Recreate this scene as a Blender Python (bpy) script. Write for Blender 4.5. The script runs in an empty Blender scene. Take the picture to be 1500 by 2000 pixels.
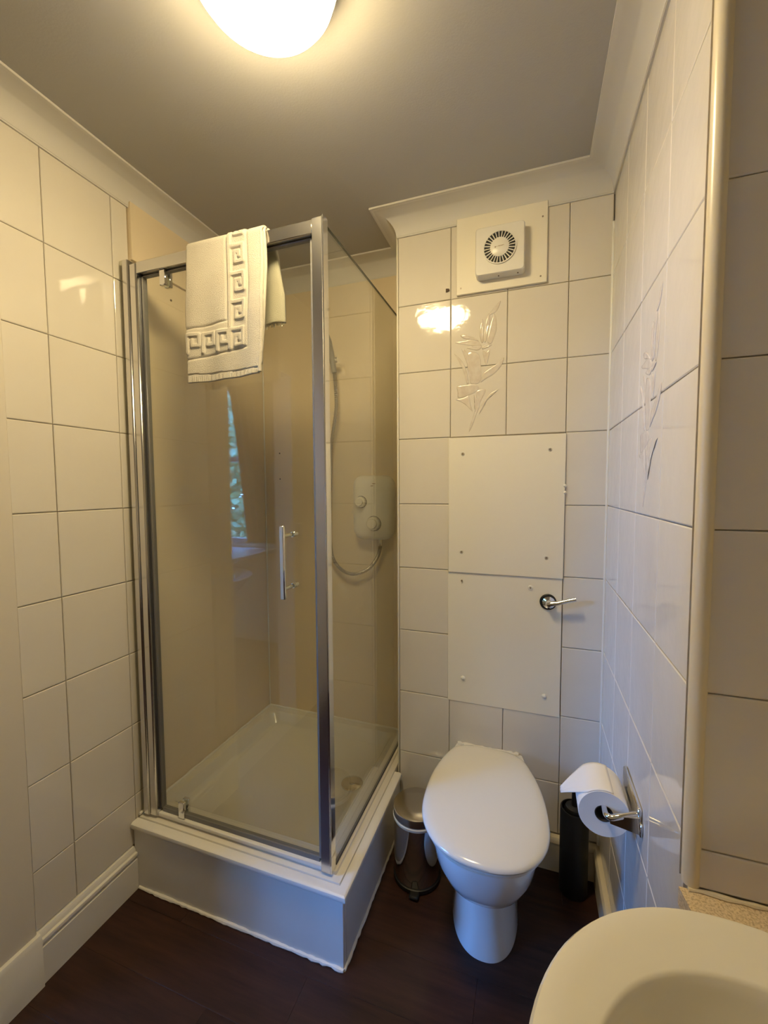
import bpy, bmesh, math, random
from mathutils import Vector, Matrix
random.seed(7)
C = bpy.context.scene.collection
S = bpy.context.scene
PI = math.pi

# ------------------------------------------------------------------ camera
H = 1.384
FPX, YAW, PITCH, ROLL = 821.55, math.radians(19.338), math.radians(3.393), math.radians(-0.311)
fw = Vector((-math.sin(YAW)*math.cos(PITCH), math.cos(YAW)*math.cos(PITCH), -math.sin(PITCH)))
rt = Vector((math.cos(YAW), math.sin(YAW), 0)); up = rt.cross(fw)
rt2 = rt*math.cos(ROLL)+up*math.sin(ROLL); up2 = -rt*math.sin(ROLL)+up*math.cos(ROLL)
cam = bpy.data.cameras.new('camera'); co = bpy.data.objects.new('camera', cam); C.objects.link(co)
M4 = Matrix((rt2, up2, -fw)).transposed().to_4x4(); M4.translation = (0, 0, H)
co.matrix_world = M4
cam.sensor_fit = 'HORIZONTAL'; cam.sensor_width = 36; cam.lens = FPX/1500*36; cam.clip_start = 0.02
S.camera = co
# ------------------------------------------------------------------ sky, daylight, exposure
SKY = 122.0
LAMP = 80.0
w = bpy.data.worlds.new('sky'); S.world = w; w.use_nodes = True
bg = w.node_tree.nodes['Background']; bg.inputs[0].default_value = (0.09, 0.315, 1.0, 1); bg.inputs[1].default_value = SKY
pl = bpy.data.lights.new('window_portal', 'AREA'); pl.shape = 'RECTANGLE'; pl.size = 2.0; pl.size_y = 1.5
pl.cycles.is_portal = True
po = bpy.data.objects.new('window_portal', pl); C.objects.link(po)
po.location = (-3.34, -1.14, 1.53); po.rotation_euler = (math.radians(90), 0, 0)
vs = S.view_settings
S.display_settings.display_device = 'sRGB'
vs.view_transform = 'Standard'; vs.look = 'None'; vs.gamma = 1; vs.use_curve_mapping = False
vs.exposure = 0.0
cy = S.cycles
cy.use_denoising = True; cy.max_bounces = 12; cy.diffuse_bounces = 6; cy.glossy_bounces = 6
cy.transparent_max_bounces = 24; cy.sample_clamp_indirect = 6; cy.caustics_reflective = True; cy.blur_glossy = 0.4

# ------------------------------------------------------------------ materials
def mat(name, col, rough=.5, metal=0., bump=None, mott=None, coat=0., spec=.5, sss=None):
    m = bpy.data.materials.new(name); m.use_nodes = True; nt = m.node_tree; b = nt.nodes['Principled BSDF']
    b.inputs['Base Color'].default_value = (*col, 1); b.inputs['Roughness'].default_value = rough
    b.inputs['Metallic'].default_value = metal; b.inputs['Coat Weight'].default_value = coat
    b.inputs['Specular IOR Level'].default_value = spec
    tc = nt.nodes.new('ShaderNodeTexCoord')
    if mott:
        sc, col2 = mott[0], mott[1]
        n = nt.nodes.new('ShaderNodeTexNoise'); n.inputs['Scale'].default_value = sc; n.inputs['Detail'].default_value = 6
        r = nt.nodes.new('ShaderNodeValToRGB'); r.color_ramp.elements[0].position = mott[2] if len(mott) > 2 else .3
        r.color_ramp.elements[1].position = mott[3] if len(mott) > 3 else .7
        r.color_ramp.elements[0].color = (*col2, 1); r.color_ramp.elements[1].color = (*col, 1)
        nt.links.new(tc.outputs['Object'], n.inputs['Vector']); nt.links.new(n.outputs['Fac'], r.inputs['Fac'])
        nt.links.new(r.outputs['Color'], b.inputs['Base Color'])
    if bump:
        n = nt.nodes.new('ShaderNodeTexNoise'); n.inputs['Scale'].default_value = bump[0]; n.inputs['Detail'].default_value = 3
        bm_ = nt.nodes.new('ShaderNodeBump'); bm_.inputs['Strength'].default_value = bump[1]; bm_.inputs['Distance'].default_value = bump[2]
        nt.links.new(tc.outputs['Object'], n.inputs['Vector']); nt.links.new(n.outputs['Fac'], bm_.inputs['Height'])
        nt.links.new(bm_.outputs['Normal'], b.inputs['Normal'])
    return m

M = {}
M['tile'] = mat('glazed_tile', (.70, .66, .585), .07, bump=(14, .25, .004), mott=(5, (.68, .635, .56)))
M['relief'] = mat('tile_relief', (.685, .64, .565), .12, mott=(50, (.60, .53, .455)))
M['grout'] = mat('grout', (.46, .41, .33), .85, mott=(30, (.34, .30, .24)))
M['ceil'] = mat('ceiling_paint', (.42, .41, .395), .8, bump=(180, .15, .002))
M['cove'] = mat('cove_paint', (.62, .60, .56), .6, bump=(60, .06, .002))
M['paint'] = mat('white_gloss_paint', (.74, .72, .68), .32, bump=(25, .12, .003), mott=(4, (.70, .68, .63)))
M['wallpaint'] = mat('cream_wall_paint', (.66, .61, .52), .6, bump=(120, .1, .002))
M['board'] = mat('painted_board', (.80, .755, .64), .5, bump=(70, .08, .002))
M['panelwall'] = mat('beige_shower_panel', (.74, .63, .45), .16, bump=(90, .03, .001), mott=(3, (.71, .60, .43)))
M['trimcream'] = mat('cream_plastic_trim', (.72, .64, .47), .25)
M['chrome'] = mat('chrome', (.80, .80, .80), .08, 1.)
M['alu'] = mat('brushed_aluminium', (.72, .71, .70), .20, 1., bump=(200, .05, .001))
M['hosemetal'] = mat('hose_metal', (.40, .37, .33), .35, 1.)
M['steel'] = mat('polished_steel', (.60, .58, .56), .07, 1.)
M['lidsteel'] = mat('brushed_steel_lid', (.50, .48, .46), .22, 1.)
M['black'] = mat('black_plastic', (.005, .005, .0055), .5)
M['glassedge'] = mat('glass_edge_green', (.05, .065, .04), .15)
M['sealgrey'] = mat('grey_plastic_seal', (.17, .165, .16), .3)
M['dark'] = mat('dark_rubber_seal', (.06, .06, .07), .5)
M['ceramic'] = mat('white_ceramic', (.74, .725, .69), .09, coat=.3)
M['basin'] = mat('cream_ceramic', (.72, .69, .61), .10, coat=.3)
M['seat'] = mat('seat_plastic', (.74, .705, .61), .14)
M['abs'] = mat('white_abs_plastic', (.76, .74, .68), .28)
M['acrylic'] = mat('tray_acrylic', (.70, .67, .60), .16)
M['caulk'] = mat('caulk', (.76, .74, .68), .4, bump=(60, .3, .003))
M['towel'] = mat('terry_cloth', (.60, .565, .49), .95, bump=(600, .8, .004), mott=(12, (.55, .51, .44)))
M['paper'] = mat('tissue_paper', (.82, .775, .68), .95, bump=(300, .1, .001))
M['papercore'] = mat('card_core', (.05, .037, .025), .9)
M['screw'] = mat('screw_head', (.30, .25, .19), .45, .4)
M['rust'] = mat('plug_brown', (.06, .035, .02), .7)
M['print'] = mat('brown_lettering', (.22, .13, .06), .6)
M['granite'] = mat('speckled_stone', (.66, .53, .35), .5, mott=(330, (.36, .27, .17), .30, .58), bump=(300, .3, .001))
M['foliage'] = mat('garden_leaf', (.16, .27, .09), .6, mott=(2.5, (.30, .38, .20)))
M['curtain'] = mat('brown_curtain', (.12, .075, .04), .9, bump=(300, .2, .002))
M['carpet'] = mat('beige_carpet', (.32, .26, .20), .95, bump=(300, .4, .004))
M['patio'] = mat('patio_paving', (.40, .40, .40), .8, mott=(3, (.28, .28, .28)))
M['wood_in'] = mat('dark_oak', (.16, .09, .05), .5)

def floor_mat():
    m = bpy.data.materials.new('dark_wood_vinyl'); m.use_nodes = True; nt = m.node_tree; b = nt.nodes['Principled BSDF']
    L = nt.links.new
    tc = nt.nodes.new('ShaderNodeTexCoord'); mp = nt.nodes.new('ShaderNodeMapping'); mp.inputs['Scale'].default_value = (1.5, 16, 1)
    oi = nt.nodes.new('ShaderNodeObjectInfo'); ad = nt.nodes.new('ShaderNodeVectorMath'); ad.operation = 'ADD'
    sc = nt.nodes.new('ShaderNodeVectorMath'); sc.operation = 'SCALE'; sc.inputs['Scale'].default_value = 37.
    L(oi.outputs['Location'], sc.inputs[0]); L(sc.outputs[0], ad.inputs[1])
    L(tc.outputs['Object'], mp.inputs['Vector']); L(mp.outputs[0], ad.inputs[0])
    n = nt.nodes.new('ShaderNodeTexNoise'); n.inputs['Scale'].default_value = 3; n.inputs['Detail'].default_value = 8; n.inputs['Roughness'].default_value = .65
    L(ad.outputs[0], n.inputs['Vector'])
    r = nt.nodes.new('ShaderNodeValToRGB'); e = r.color_ramp.elements
    e[0].position = .3; e[0].color = (.018, .0062, .0042, 1); e[1].position = .72; e[1].color = (.050, .019, .012, 1)
    L(n.outputs['Fac'], r.inputs['Fac']); L(r.outputs[0], b.inputs['Base Color'])
    b.inputs['Roughness'].default_value = .42; b.inputs['Specular IOR Level'].default_value = .35
    bp = nt.nodes.new('ShaderNodeBump'); bp.inputs['Strength'].default_value = .12; bp.inputs['Distance'].default_value = .002
    L(n.outputs['Fac'], bp.inputs['Height']); L(bp.outputs[0], b.inputs['Normal'])
    return m
M['floor'] = floor_mat()

def glass_mat(name, tint, base=.05):
    m = bpy.data.materials.new(name); m.use_nodes = True; nt = m.node_tree; nt.nodes.remove(nt.nodes['Principled BSDF'])
    L = nt.links.new; out = nt.nodes['Material Output']
    t = nt.nodes.new('ShaderNodeBsdfTransparent'); t.inputs[0].default_value = (*tint, 1)
    g = nt.nodes.new('ShaderNodeBsdfGlossy'); g.inputs['Roughness'].default_value = .0; g.inputs[0].default_value = (1, 1, 1, 1)
    lw = nt.nodes.new('ShaderNodeLayerWeight'); lw.inputs['Blend'].default_value = .5
    p = nt.nodes.new('ShaderNodeMath'); p.operation = 'POWER'; p.inputs[1].default_value = 5; L(lw.outputs['Facing'], p.inputs[0])
    ma = nt.nodes.new('ShaderNodeMath'); ma.operation = 'MULTIPLY_ADD'; ma.inputs[1].default_value = .9; ma.inputs[2].default_value = base
    L(p.outputs[0], ma.inputs[0]); mx = nt.nodes.new('ShaderNodeMixShader')
    L(ma.outputs[0], mx.inputs[0]); L(t.outputs[0], mx.inputs[1]); L(g.outputs[0], mx.inputs[2]); L(mx.outputs[0], out.inputs[0])
    return m
M['glass'] = glass_mat('clear_glass', (.955, .965, .94))
M['clearplastic'] = glass_mat('clear_plastic', (.93, .93, .88), .06)

def emit_mat(name, col, s):
    m = bpy.data.materials.new(name); m.use_nodes = True; b = m.node_tree.nodes['Principled BSDF']
    b.inputs['Base Color'].default_value = (.9, .9, .85, 1); b.inputs['Emission Color'].default_value = (*col, 1)
    b.inputs['Emission Strength'].default_value = s; b.inputs['Roughness'].default_value = .3
    return m

# ------------------------------------------------------------------ mesh helpers
def link(o, parent=None, kind=None):
    C.objects.link(o)
    if parent is not None: o.parent = parent
    if kind: o['kind'] = kind
    return o
def tag(o, label, cat, group=None):
    o['label'] = label; o['category'] = cat
    if group: o['group'] = group
    return o
def thing(name, label, cat, loc=(0, 0, 0), group=None):
    o = bpy.data.objects.new(name, None); C.objects.link(o); o.location = loc; o.empty_display_size = .05
    return tag(o, label, cat, group)

class B:
    """mesh builder"""
    def __init__(s): s.bm = bmesh.new()
    def box(s, x0, x1, y0, y1, z0, z1, bev=0., seg=1, rot=None, org=None):
        bm = bmesh.new(); r = bmesh.ops.create_cube(bm, size=1)
        bmesh.ops.scale(bm, vec=(abs(x1-x0), abs(y1-y0), abs(z1-z0)), verts=bm.verts)
        if bev > 0: bmesh.ops.bevel(bm, geom=list(bm.edges), offset=bev, segments=seg, affect='EDGES', profile=.5)
        bmesh.ops.translate(bm, vec=((x0+x1)/2, (y0+y1)/2, (z0+z1)/2), verts=bm.verts)
        if rot: bmesh.ops.rotate(bm, cent=org or ((x0+x1)/2, (y0+y1)/2, (z0+z1)/2), matrix=rot, verts=bm.verts)
        s._merge(bm); return s
    def _merge(s, bm):
        me = bpy.data.meshes.new('t'); bm.to_mesh(me); bm.free(); s.bm.from_mesh(me); bpy.data.meshes.remove(me)
    def raw(s, vs, fs):
        v = [s.bm.verts.new(p) for p in vs]
        for f in fs:
            try: s.bm.faces.new([v[i] for i in f])
            except ValueError: pass
        return s
    def rings(s, rings, cap0=True, cap1=True, closed=True):
        """loft through rings of equal count"""
        n = len(rings[0]); vs = [p for r in rings for p in r]; fs = []
        for i in range(len(rings)-1):
            for j in range(n if closed else n-1):
                k = (j+1) % n
                fs.append((i*n+j, i*n+k, (i+1)*n+k, (i+1)*n+j))
        if cap0: fs.append(tuple(range(n))[::-1])
        if cap1: fs.append(tuple(range((len(rings)-1)*n, len(rings)*n)))
        return s.raw(vs, fs)
    def lathe(s, prof, c=(0, 0, 0), n=48, ax='z', cap=(True, True)):
        R = []
        for r, z in prof:
            ring = []
            for j in range(n):
                a = 2*PI*j/n; x, y = r*math.cos(a), r*math.sin(a)
                p = {'z': (x, y, z), 'y': (x, z, y), 'x': (z, x, y)}[ax]
                ring.append((c[0]+p[0], c[1]+p[1], c[2]+p[2]))
            R.append(ring)
        return s.rings(R, *cap)
    def tube(s, pts, r, n=12, cap=True):
        pts = [Vector(p) for p in pts]; R = []; prev = None
        for i, p in enumerate(pts):
            d = (pts[min(i+1, len(pts)-1)]-pts[max(i-1, 0)]).normalized()
            if prev is None:
                a = Vector((0, 0, 1)) if abs(d.z) < .9 else Vector((1, 0, 0)); u = d.cross(a).normalized()
            else: u = (prev-d*prev.dot(d)).normalized()
            prev = u; v = d.cross(u); rr = r[i] if isinstance(r, (list, tuple)) else r
            R.append([tuple(p+u*rr*math.cos(2*PI*j/n)+v*rr*math.sin(2*PI*j/n)) for j in range(n)])
        return s.rings(R, cap, cap)
    def done(s, name, m, parent=None, kind=None, smooth=True, label=None):
        bmesh.ops.recalc_face_normals(s.bm, faces=s.bm.faces)
        me = bpy.data.meshes.new(name); s.bm.to_mesh(me); s.bm.free()
        if m: me.materials.append(M[m] if isinstance(m, str) else m)
        if smooth:
            for p in me.polygons: p.use_smooth = True
            try: me.set_sharp_from_angle(angle=math.radians(38))
            except Exception: pass
        o = bpy.data.objects.new(name, me); link(o, parent, kind)
        if label: o['label'] = label
        return o
def place(o, loc):
    return o
def spline(pts, n=8):
    P = [Vector(p) for p in pts]; out = []
    for i in range(len(P)-1):
        a, b, c, d = P[max(i-1, 0)], P[i], P[i+1], P[min(i+2, len(P)-1)]
        for k in range(n):
            t = k/n
            out.append(.5*((2*b)+(c-a)*t+(2*a-5*b+4*c-d)*t*t+(-a+3*b-3*c+d)*t**3))
    out.append(P[-1]); return out

def sweep_wall(path, prof, name, m, kind='structure', parent=None):
    """sweep profile (d from wall into room, z) along wall polyline; room on the right-hand side given by sign"""
    n = len(path); rows = []
    for i, p in enumerate(path):
        p = Vector(p)
        def nrm(a, b):
            d = (Vector(b)-Vector(a)).normalized(); return Vector((d.y, -d.x))
        if i == 0: off = nrm(path[0], path[1])
        elif i == n-1: off = nrm(path[-2], path[-1])
        else:
            n1, n2 = nrm(path[i-1], path[i]), nrm(path[i], path[i+1]); off = (n1+n2)/(1+n1.dot(n2))
        rows.append([(p.x+off.x*d, p.y+off.y*d, z) for d, z in prof])
    b = B(); b.rings(rows, True, True)
    return b.done(name, m, parent, kind)

# ------------------------------------------------------------------ dimensions (metres)
XL = -1.284; YB = 1.568; XB = -.488; XR = .238; YF = .747; YS = 1.83; XF = .75; YR = -1.0; ZC = 2.395
ZG = [.073+.249*k for k in range(10)]           # horizontal tile joints
TT = .006                                        # tile thickness

# ------------------------------------------------------------------ structure
floor = B().box(-4.7, .9, -1.2, 2.0, -.12, -.004).done('floor', 'grout', None, 'structure', False)
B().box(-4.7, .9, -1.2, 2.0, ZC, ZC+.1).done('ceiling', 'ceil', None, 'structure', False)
g = TT
DY0, DY1, DZ = .05, .60, 2.02                   # doorway in the left wall
wl = B()
wl.box(XL-.11, XL-g, DY1, 1.95, 0, ZC); wl.box(XL-.11, XL-g, YR-.1, DY0, 0, ZC); wl.box(XL-.11, XL-g, DY0, DY1, DZ, ZC)
wall_left = wl.done('wall_left', 'grout', None, 'structure', False)
wb = B(); wb.box(XL-.11, XF+.1, YS+.006, YS+.12, 0, ZC); wb.box(XB+.004, XF+.1, YB+g, YS+.006, 0, ZC)
wall_back = wb.done('wall_back', 'grout', None, 'structure', False)
wall_right = B().box(XR+g, XF+.1, YF+g, YB+g, 0, ZC).done('wall_right', 'grout', None, 'structure', False)
B().box(XF, XF+.1, YR-.1, YF+g, 0, ZC).done('wall_basin_side', 'wallpaint', None, 'structure', False)
B().box(XL-.11, XF+.1, YR-.1, YR, 0, ZC).done('wall_front', 'wallpaint', None, 'structure', False)

# adjoining room seen through the doorway
wz = B()
WX0, WX1, WZ0, WZ1 = -4.30, -2.30, .88, 2.30
wz.box(-4.8, WX0, YR-.1, YR, 0, ZC); wz.box(WX1, XL-.11, YR-.1, YR, 0, ZC)
wz.box(WX0, WX1, YR-.1, YR, 0, WZ0); wz.box(WX0, WX1, YR-.1, YR, WZ1, ZC)
wz.done('wall_bedroom_window_side', 'wallpaint', None, 'structure', False)
B().box(-4.8, -4.7, YR-.1, 2.0, 0, ZC).done('wall_bedroom_far', 'wallpaint', None, 'structure', False)
B().box(-4.7, XL-.11, 1.95, 2.05, 0, ZC).done('wall_bedroom_back', 'wallpaint', None, 'structure', False)
B().box(-4.7, XL-.11, -1.0, 1.95, -.004, .004).done('floor_bedroom', 'carpet', None, 'structure', False)
wf = bpy.data.objects.new('window_1', None); C.objects.link(wf); wf['kind'] = 'structure'; wf.location = (-2.96, -1.05, 1.5)
def child(b, name, m, parent, **k):
    o = b.done(name, m, parent, **k)
    pm = Matrix.Translation(parent.location) if parent.type == 'EMPTY' else Matrix.Identity(4)
    o.matrix_parent_inverse = pm.inverted(); return o
fr = B()
for x in (WX0, WX1-.04, -3.66, -3.02): fr.box(x, x+.04, -1.08, -1.02, WZ0, WZ1, .004)
for z in (WZ0, WZ1-.04, 1.62): fr.box(WX0, WX1, -1.079, -1.021, z, z+.045, .004)
child(fr, 'window_frame', 'paint', wf)
child(B().box(WX0, WX1, -1.052, -1.048, WZ0, WZ1), 'pane', 'glass', wf)
child(B().box(WX0-.05, -2.10, -1.0, -.36, .82, .85, .004), 'window_sill', 'paint', wf)
# curtain with a slanting drawn edge
cu = B(); rows = []
for k in range(25):
    t = k/24; z = 2.34-t*1.44; xe = -2.575+.2*t**.6; r = []
    for j in range(30):
        u = j/29; x = xe+(-1.95-xe)*u; r.append((x, -.955+.014*math.sin(u*46+.5*math.sin(t*3)), z))
    r += [(p[0], p[1]-.004, p[2]) for p in reversed(r)]
    rows.append(r)
cu.rings(rows); co_ = cu.done('curtain', 'curtain')
tag(co_, 'dark brown curtain drawn back from the next room window, mirrored in the shower glass', 'curtain')
# oval white bowl added under the sill to give the mirrored white arc
bo = thing('arc_bowl', 'white oval bowl added to give the arc mirrored in the shower door below the window sill', 'bowl', (-2.2, -.26, 0))
def ell(cx, cy, a, b, z, n=56, e=2.0):
    out = []
    for j in range(n):
        t = 2*PI*j/n; c_, s_ = math.cos(t), math.sin(t)
        out.append((cx+a*math.copysign(abs(c_)**(2/e), c_), cy+b*math.copysign(abs(s_)**(2/e), s_), z))
    return out
bb = B(); bb.rings([ell(-2.2, -.26, a, b, z) for a, b, z in [(.12, .12, .55), (.2, .22, .62), (.285, .32, .72), (.30, .335, .742), (.29, .325, .750), (.225, .26, .742), (.17, .2, .66), (.1, .12, .60)]])
child(bb, 'bowl_body', 'ceramic', bo)
child(B().lathe([(.13, 0.004), (.13, .02), (.03, .05), (.03, .552)], (-2.2, -.26, 0)), 'stand', 'wood_in', bo)

# garden
lb = B(); rnd = random.Random(3)
vs_, fs_ = [], []
for k in range(15000):
    x = rnd.uniform(-7.2, -1.2); y = rnd.uniform(-3.6, -2.7); top = 1.7+.25*math.sin(x*2.1)+.2*math.sin(x*5.3)+1.9*math.exp(-((x+4.2)/.75)**2)
    z = .1+(top+.25*rnd.random()-.1)*rnd.random(); s_ = rnd.uniform(.05, .12); a = rnd.uniform(0, 6.3); t = rnd.uniform(-1, 1)
    d1 = Vector((math.cos(a), math.sin(a), .4*t))*s_; d2 = Vector((-math.sin(a)*t, math.cos(a)*t, 1)).normalized()*s_*.5
    p = Vector((x, y, z)); i = len(vs_)
    vs_ += [tuple(p-d1), tuple(p+d2), tuple(p+d1), tuple(p-d2)]; fs_.append((i, i+1, i+2, i+3))
lb.raw(vs_, fs_)
hd = lb.done('hedge', 'foliage', None, 'stuff', False); tag(hd, 'green garden hedge beyond the window, mirrored in the shower glass', 'hedge')
B().box(-9, 1.5, -5, YR-.12, -.2, -.1).done('ground', 'patio', None, 'structure', False)

# ------------------------------------------------------------------ floor planks (run along X)
def plank_mesh(w_, l_):
    b = B(); b.box(0, l_, 0, w_, 0, .004, 0); bm = b.bm
    te = [e for e in bm.edges if all(v.co.z > .003 for v in e.verts)]
    bmesh.ops.bevel(bm, geom=te, offset=.0004, segments=1, affect='EDGES')
    return b
pw = .152; y = YR; row = 0
while y < YF+.9:
    y1 = min(y+pw, 1.60); x = XL-.01 - (0, .42, .2, .66, .33)[row % 5]*1.0
    while x < XF:
        x0_, x1_ = max(x, XL-.005), min(x+.915, XF)
        if x1_-x0_ > .03:
            b = plank_mesh(y1-y-.0004, x1_-x0_-.0004); o = b.done('plank', 'floor', floor, None, False)
            o.location = (x0_, y, -.004)
        x += .915
    y += pw; row += 1
    if y > 1.57: break

# ------------------------------------------------------------------ wall tiles
tile_cache = {}
def tile_mesh(w_, h_):
    k = (round(w_, 3), round(h_, 3))
    if k in tile_cache: return tile_cache[k]
    a, b_ = w_/2, h_/2; c_ = .0022; t = TT
    vs1 = [(-a, 0, -b_), (a, 0, -b_), (a, 0, b_), (-a, 0, b_)]
    vs2 = [(x, -t+.0013, z) for x, _, z in vs1]
    vs3 = [(x-math.copysign(c_, x), -t, z-math.copysign(c_, z)) for x, _, z in vs1]
    fs = [(3, 2, 1, 0)]
    for o_ in (0, 4):
        for j in range(4): fs.append((o_+j, o_+(j+1) % 4, o_+4+(j+1) % 4, o_+4+j))
    fs.append((8, 9, 10, 11))
    me = bpy.data.meshes.new('tile'); me.from_pydata(vs1+vs2+vs3, [], fs); me.materials.append(M['tile'])
    me.update(); bm = bmesh.new(); bm.from_mesh(me); bmesh.ops.recalc_face_normals(bm, faces=bm.faces); bm.to_mesh(me); bm.free()
    tile_cache[k] = me; return me
GAP = .0022
def tiles(parent, facing, plane, ub, zb, skip=None):
    """ub = breaks along the wall, facing '-y', '+x', '-x'; plane = face coordinate"""
    made = {}
    for i in range(len(ub)-1):
        for j in range(len(zb)-1):
            u0, u1, z0, z1 = ub[i], ub[i+1], zb[j], zb[j+1]
            if skip and skip((u0+u1)/2, (z0+z1)/2): continue
            me = tile_mesh(u1-u0-GAP, z1-z0-GAP); o = bpy.data.objects.new('tile', me); link(o, parent)
            j1, j2 = random.uniform(-.0022, .0022), random.uniform(-.0028, .0028); dp = random.uniform(0, .0005)
            uc, zc = (u0+u1)/2, (z0+z1)/2
            if facing == '-y': o.location = (uc, plane+TT+dp, zc); o.rotation_euler = (j1, 0, j2)
            elif facing == '+x': o.location = (plane-TT-dp, uc, zc); o.rotation_euler = (j1, 0, PI/2+j2)
            else: o.location = (plane+TT+dp, uc, zc); o.rotation_euler = (j1, 0, -PI/2+j2)
            made[(i, j)] = o
    return made
zs = [.135]+ZG[1:9]+[2.34]
tiles(wall_left, '+x', XL, [.700, .828, 1.034, 1.092], [.15]+ZG[1:9]+[2.34])
bt = tiles(wall_back, '-y', YB, [XB, -.288, -.089, .107, XR-.001], zs,
           lambda u, z: (-.28 < u < .1 and .57 < z < 1.56) )
rt_ = tiles(wall_right, '-x', XR, [.763, .963, 1.163, 1.363, YB], zs)
tiles(wall_right, '-y', YF, [XR+.014, .445, .645, XF], [.756]+ZG[3:9]+[2.34])

# raised lily decoration on two pairs of tiles
FL = [[(0.0538, 0.1801), (0.0619, 0.1605), (0.0636, 0.1233), (0.0547, 0.0926), (0.0443, 0.0725), (0.0309, 0.0847), (0.0385, 0.1265), (0.0461, 0.16)], [(0.038, 0.1823), (0.0275, 0.1625), (0.0251, 0.1362), (0.0214, 0.1073), (0.0202, 0.0833), (0.0282, 0.0851), (0.0332, 0.1218), (0.0409, 0.1527)], [(0.0128, 0.1644), (0.0063, 0.1386), (0.0052, 0.1092), (0.0108, 0.0817), (0.0189, 0.0862), (0.0172, 0.1238), (0.017, 0.1505)], [(-0.084, 0.0941), (-0.0533, 0.0966), (-0.0204, 0.0988), (0.0014, 0.0868), (0.0123, 0.0708), (-0.0148, 0.0713), (-0.045, 0.0801), (-0.07, 0.0864)], [(-0.0422, 0.0702), (-0.0148, 0.0732), (0.0123, 0.0695), (0.0016, 0.0566), (-0.0202, 0.0603)], [(0.0136, 0.0666), (0.0283, 0.0737), (0.047, 0.0722), (0.0417, 0.0661), (0.0258, 0.0602), (0.0137, 0.0586)], [(-0.0366, 0.0546), (-0.0038, 0.0484), (0.0072, 0.0283), (0.0101, 0.001), (0.0131, -0.0318), (0.0052, -0.0609), (-0.0248, -0.0611), (-0.0333, -0.0275), (-0.039, 0.0058)], [(0.0151, 0.0544), (0.0286, 0.0475), (0.0418, 0.0568), (0.0368, 0.0252), (0.029, 0.0018), (0.0207, 0.0215)], [(0.0895, 0.0223), (0.082, -0.0061), (0.0559, -0.033), (0.0294, -0.0468), (0.0079, -0.0584), (0.0185, -0.0268), (0.0424, -0.0103), (0.0661, 0.0035)], [(-0.0748, -0.0652), (-0.0441, -0.0616), (-0.0111, -0.0616), (0.0053, -0.0745), (-0.0054, -0.09), (-0.0301, -0.1001), (-0.069, -0.1086), (-0.0733, -0.0847)], [(-0.0802, -0.1119), (-0.0522, -0.1078), (-0.0328, -0.1016), (-0.0243, -0.138), (-0.0186, -0.1604), (-0.0381, -0.139), (-0.0577, -0.1238)], [(0.0743, -0.0861), (0.0565, -0.0956), (0.0354, -0.1183), (0.014, -0.1441), (0.0034, -0.1728), (0.0113, -0.1424), (0.0299, -0.1131), (0.0538, -0.0923)], [(-0.0055, -0.0873), (0.0189, -0.0811), (0.0297, -0.0874), (0.0138, -0.1188), (0.0031, -0.1399), (-0.0053, -0.1119)], [(-0.0136, -0.0976), (-0.0025, -0.123), (-0.0104, -0.1609), (-0.0239, -0.1987), (-0.032, -0.2343), (-0.0183, -0.2101), (-0.0048, -0.1723), (0.0085, -0.132)], [(-0.0866, 0.0546), (-0.0641, 0.033), (-0.0445, -0.0018), (-0.0331, -0.0549), (-0.04, -0.0571), (-0.0528, -0.0093), (-0.0696, 0.0253)], [(-0.0587, 0.068), (-0.0393, 0.0522), (-0.0349, 0.0054), (-0.0433, 0.0226)], [(0.0769, 0.2188), (0.0643, 0.1865), (0.0407, 0.1739), (0.038, 0.1796), (0.0536, 0.1985)], [(-0.0646, 0.1177), (-0.0424, 0.117), (-0.0123, 0.1006), (0.0013, 0.0882), (-0.0259, 0.0975), (-0.0534, 0.1045)]]
petal_meshes = []
for k, poly in enumerate(FL):
    # smooth the outline, then dome it
    P = [Vector((p[0], p[1], 0)) for p in poly]; n = len(P); out = []
    for i in range(n):
        a, b_, c_, d = P[i-1], P[i], P[(i+1) % n], P[(i+2) % n]
        for q in range(4):
            t = q/4; out.append(.5*((2*b_)+(c_-a)*t+(2*a-5*b_+4*c_-d)*t*t+(-a+3*b_-3*c_+d)*t**3))
    ce = sum(out, Vector())/len(out); hgt = .0014+.0004*(k % 3)
    R = []
    for s_, h_ in ((1.0, 0), (.93, .6), (.78, .95), (.55, 1.0), (.25, .72)):
        R.append([(ce.x+(p.x-ce.x)*s_, -hgt*h_, ce.y+(p.y-ce.y)*s_) for p in out])
    b = B(); b.rings(R); bmesh.ops.recalc_face_normals(b.bm, faces=b.bm.faces)
    me = bpy.data.meshes.new('relief_petal'); b.bm.to_mesh(me); b.bm.free(); me.materials.append(M['relief'])
    for p in me.polygons: p.use_smooth = True
    petal_meshes.append(me)
def lily(tile_obj, uc, zc):
    # children of the upper tile: local offset
    for me in petal_meshes:
        o = bpy.data.objects.new('relief_petal', me); link(o, tile_obj); o.location = (0, -TT+.0002, zc-tile_obj.location.z)
lily(bt[(1, 7)], -.188, 1.816)
lily(rt_[(1, 6)], 1.063, 1.567)

# ------------------------------------------------------------------ cornice, skirtings, trims
p_, q_ = .082, .079
zb_ = ZC-q_
prof = [(-.004, zb_), (.005, zb_), (.005, zb_+.005)]
for k in range(15):
    a = PI/2*k/14; prof.append((p_-.004-(p_-.010)*math.cos(a), zb_+.005+(q_-.012)*math.sin(a)))
prof += [(p_-.003, ZC-.0065), (p_+.003, ZC-.0065), (p_+.003, ZC+.003), (-.004, ZC+.003)]
sweep_wall([(XL, YR), (XL, YS), (XB, YS), (XB, YB), (XR, YB), (XR, YF), (XF, YF), (XF, YR), (XL, YR)], prof, 'trim_1', 'cove')
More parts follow.
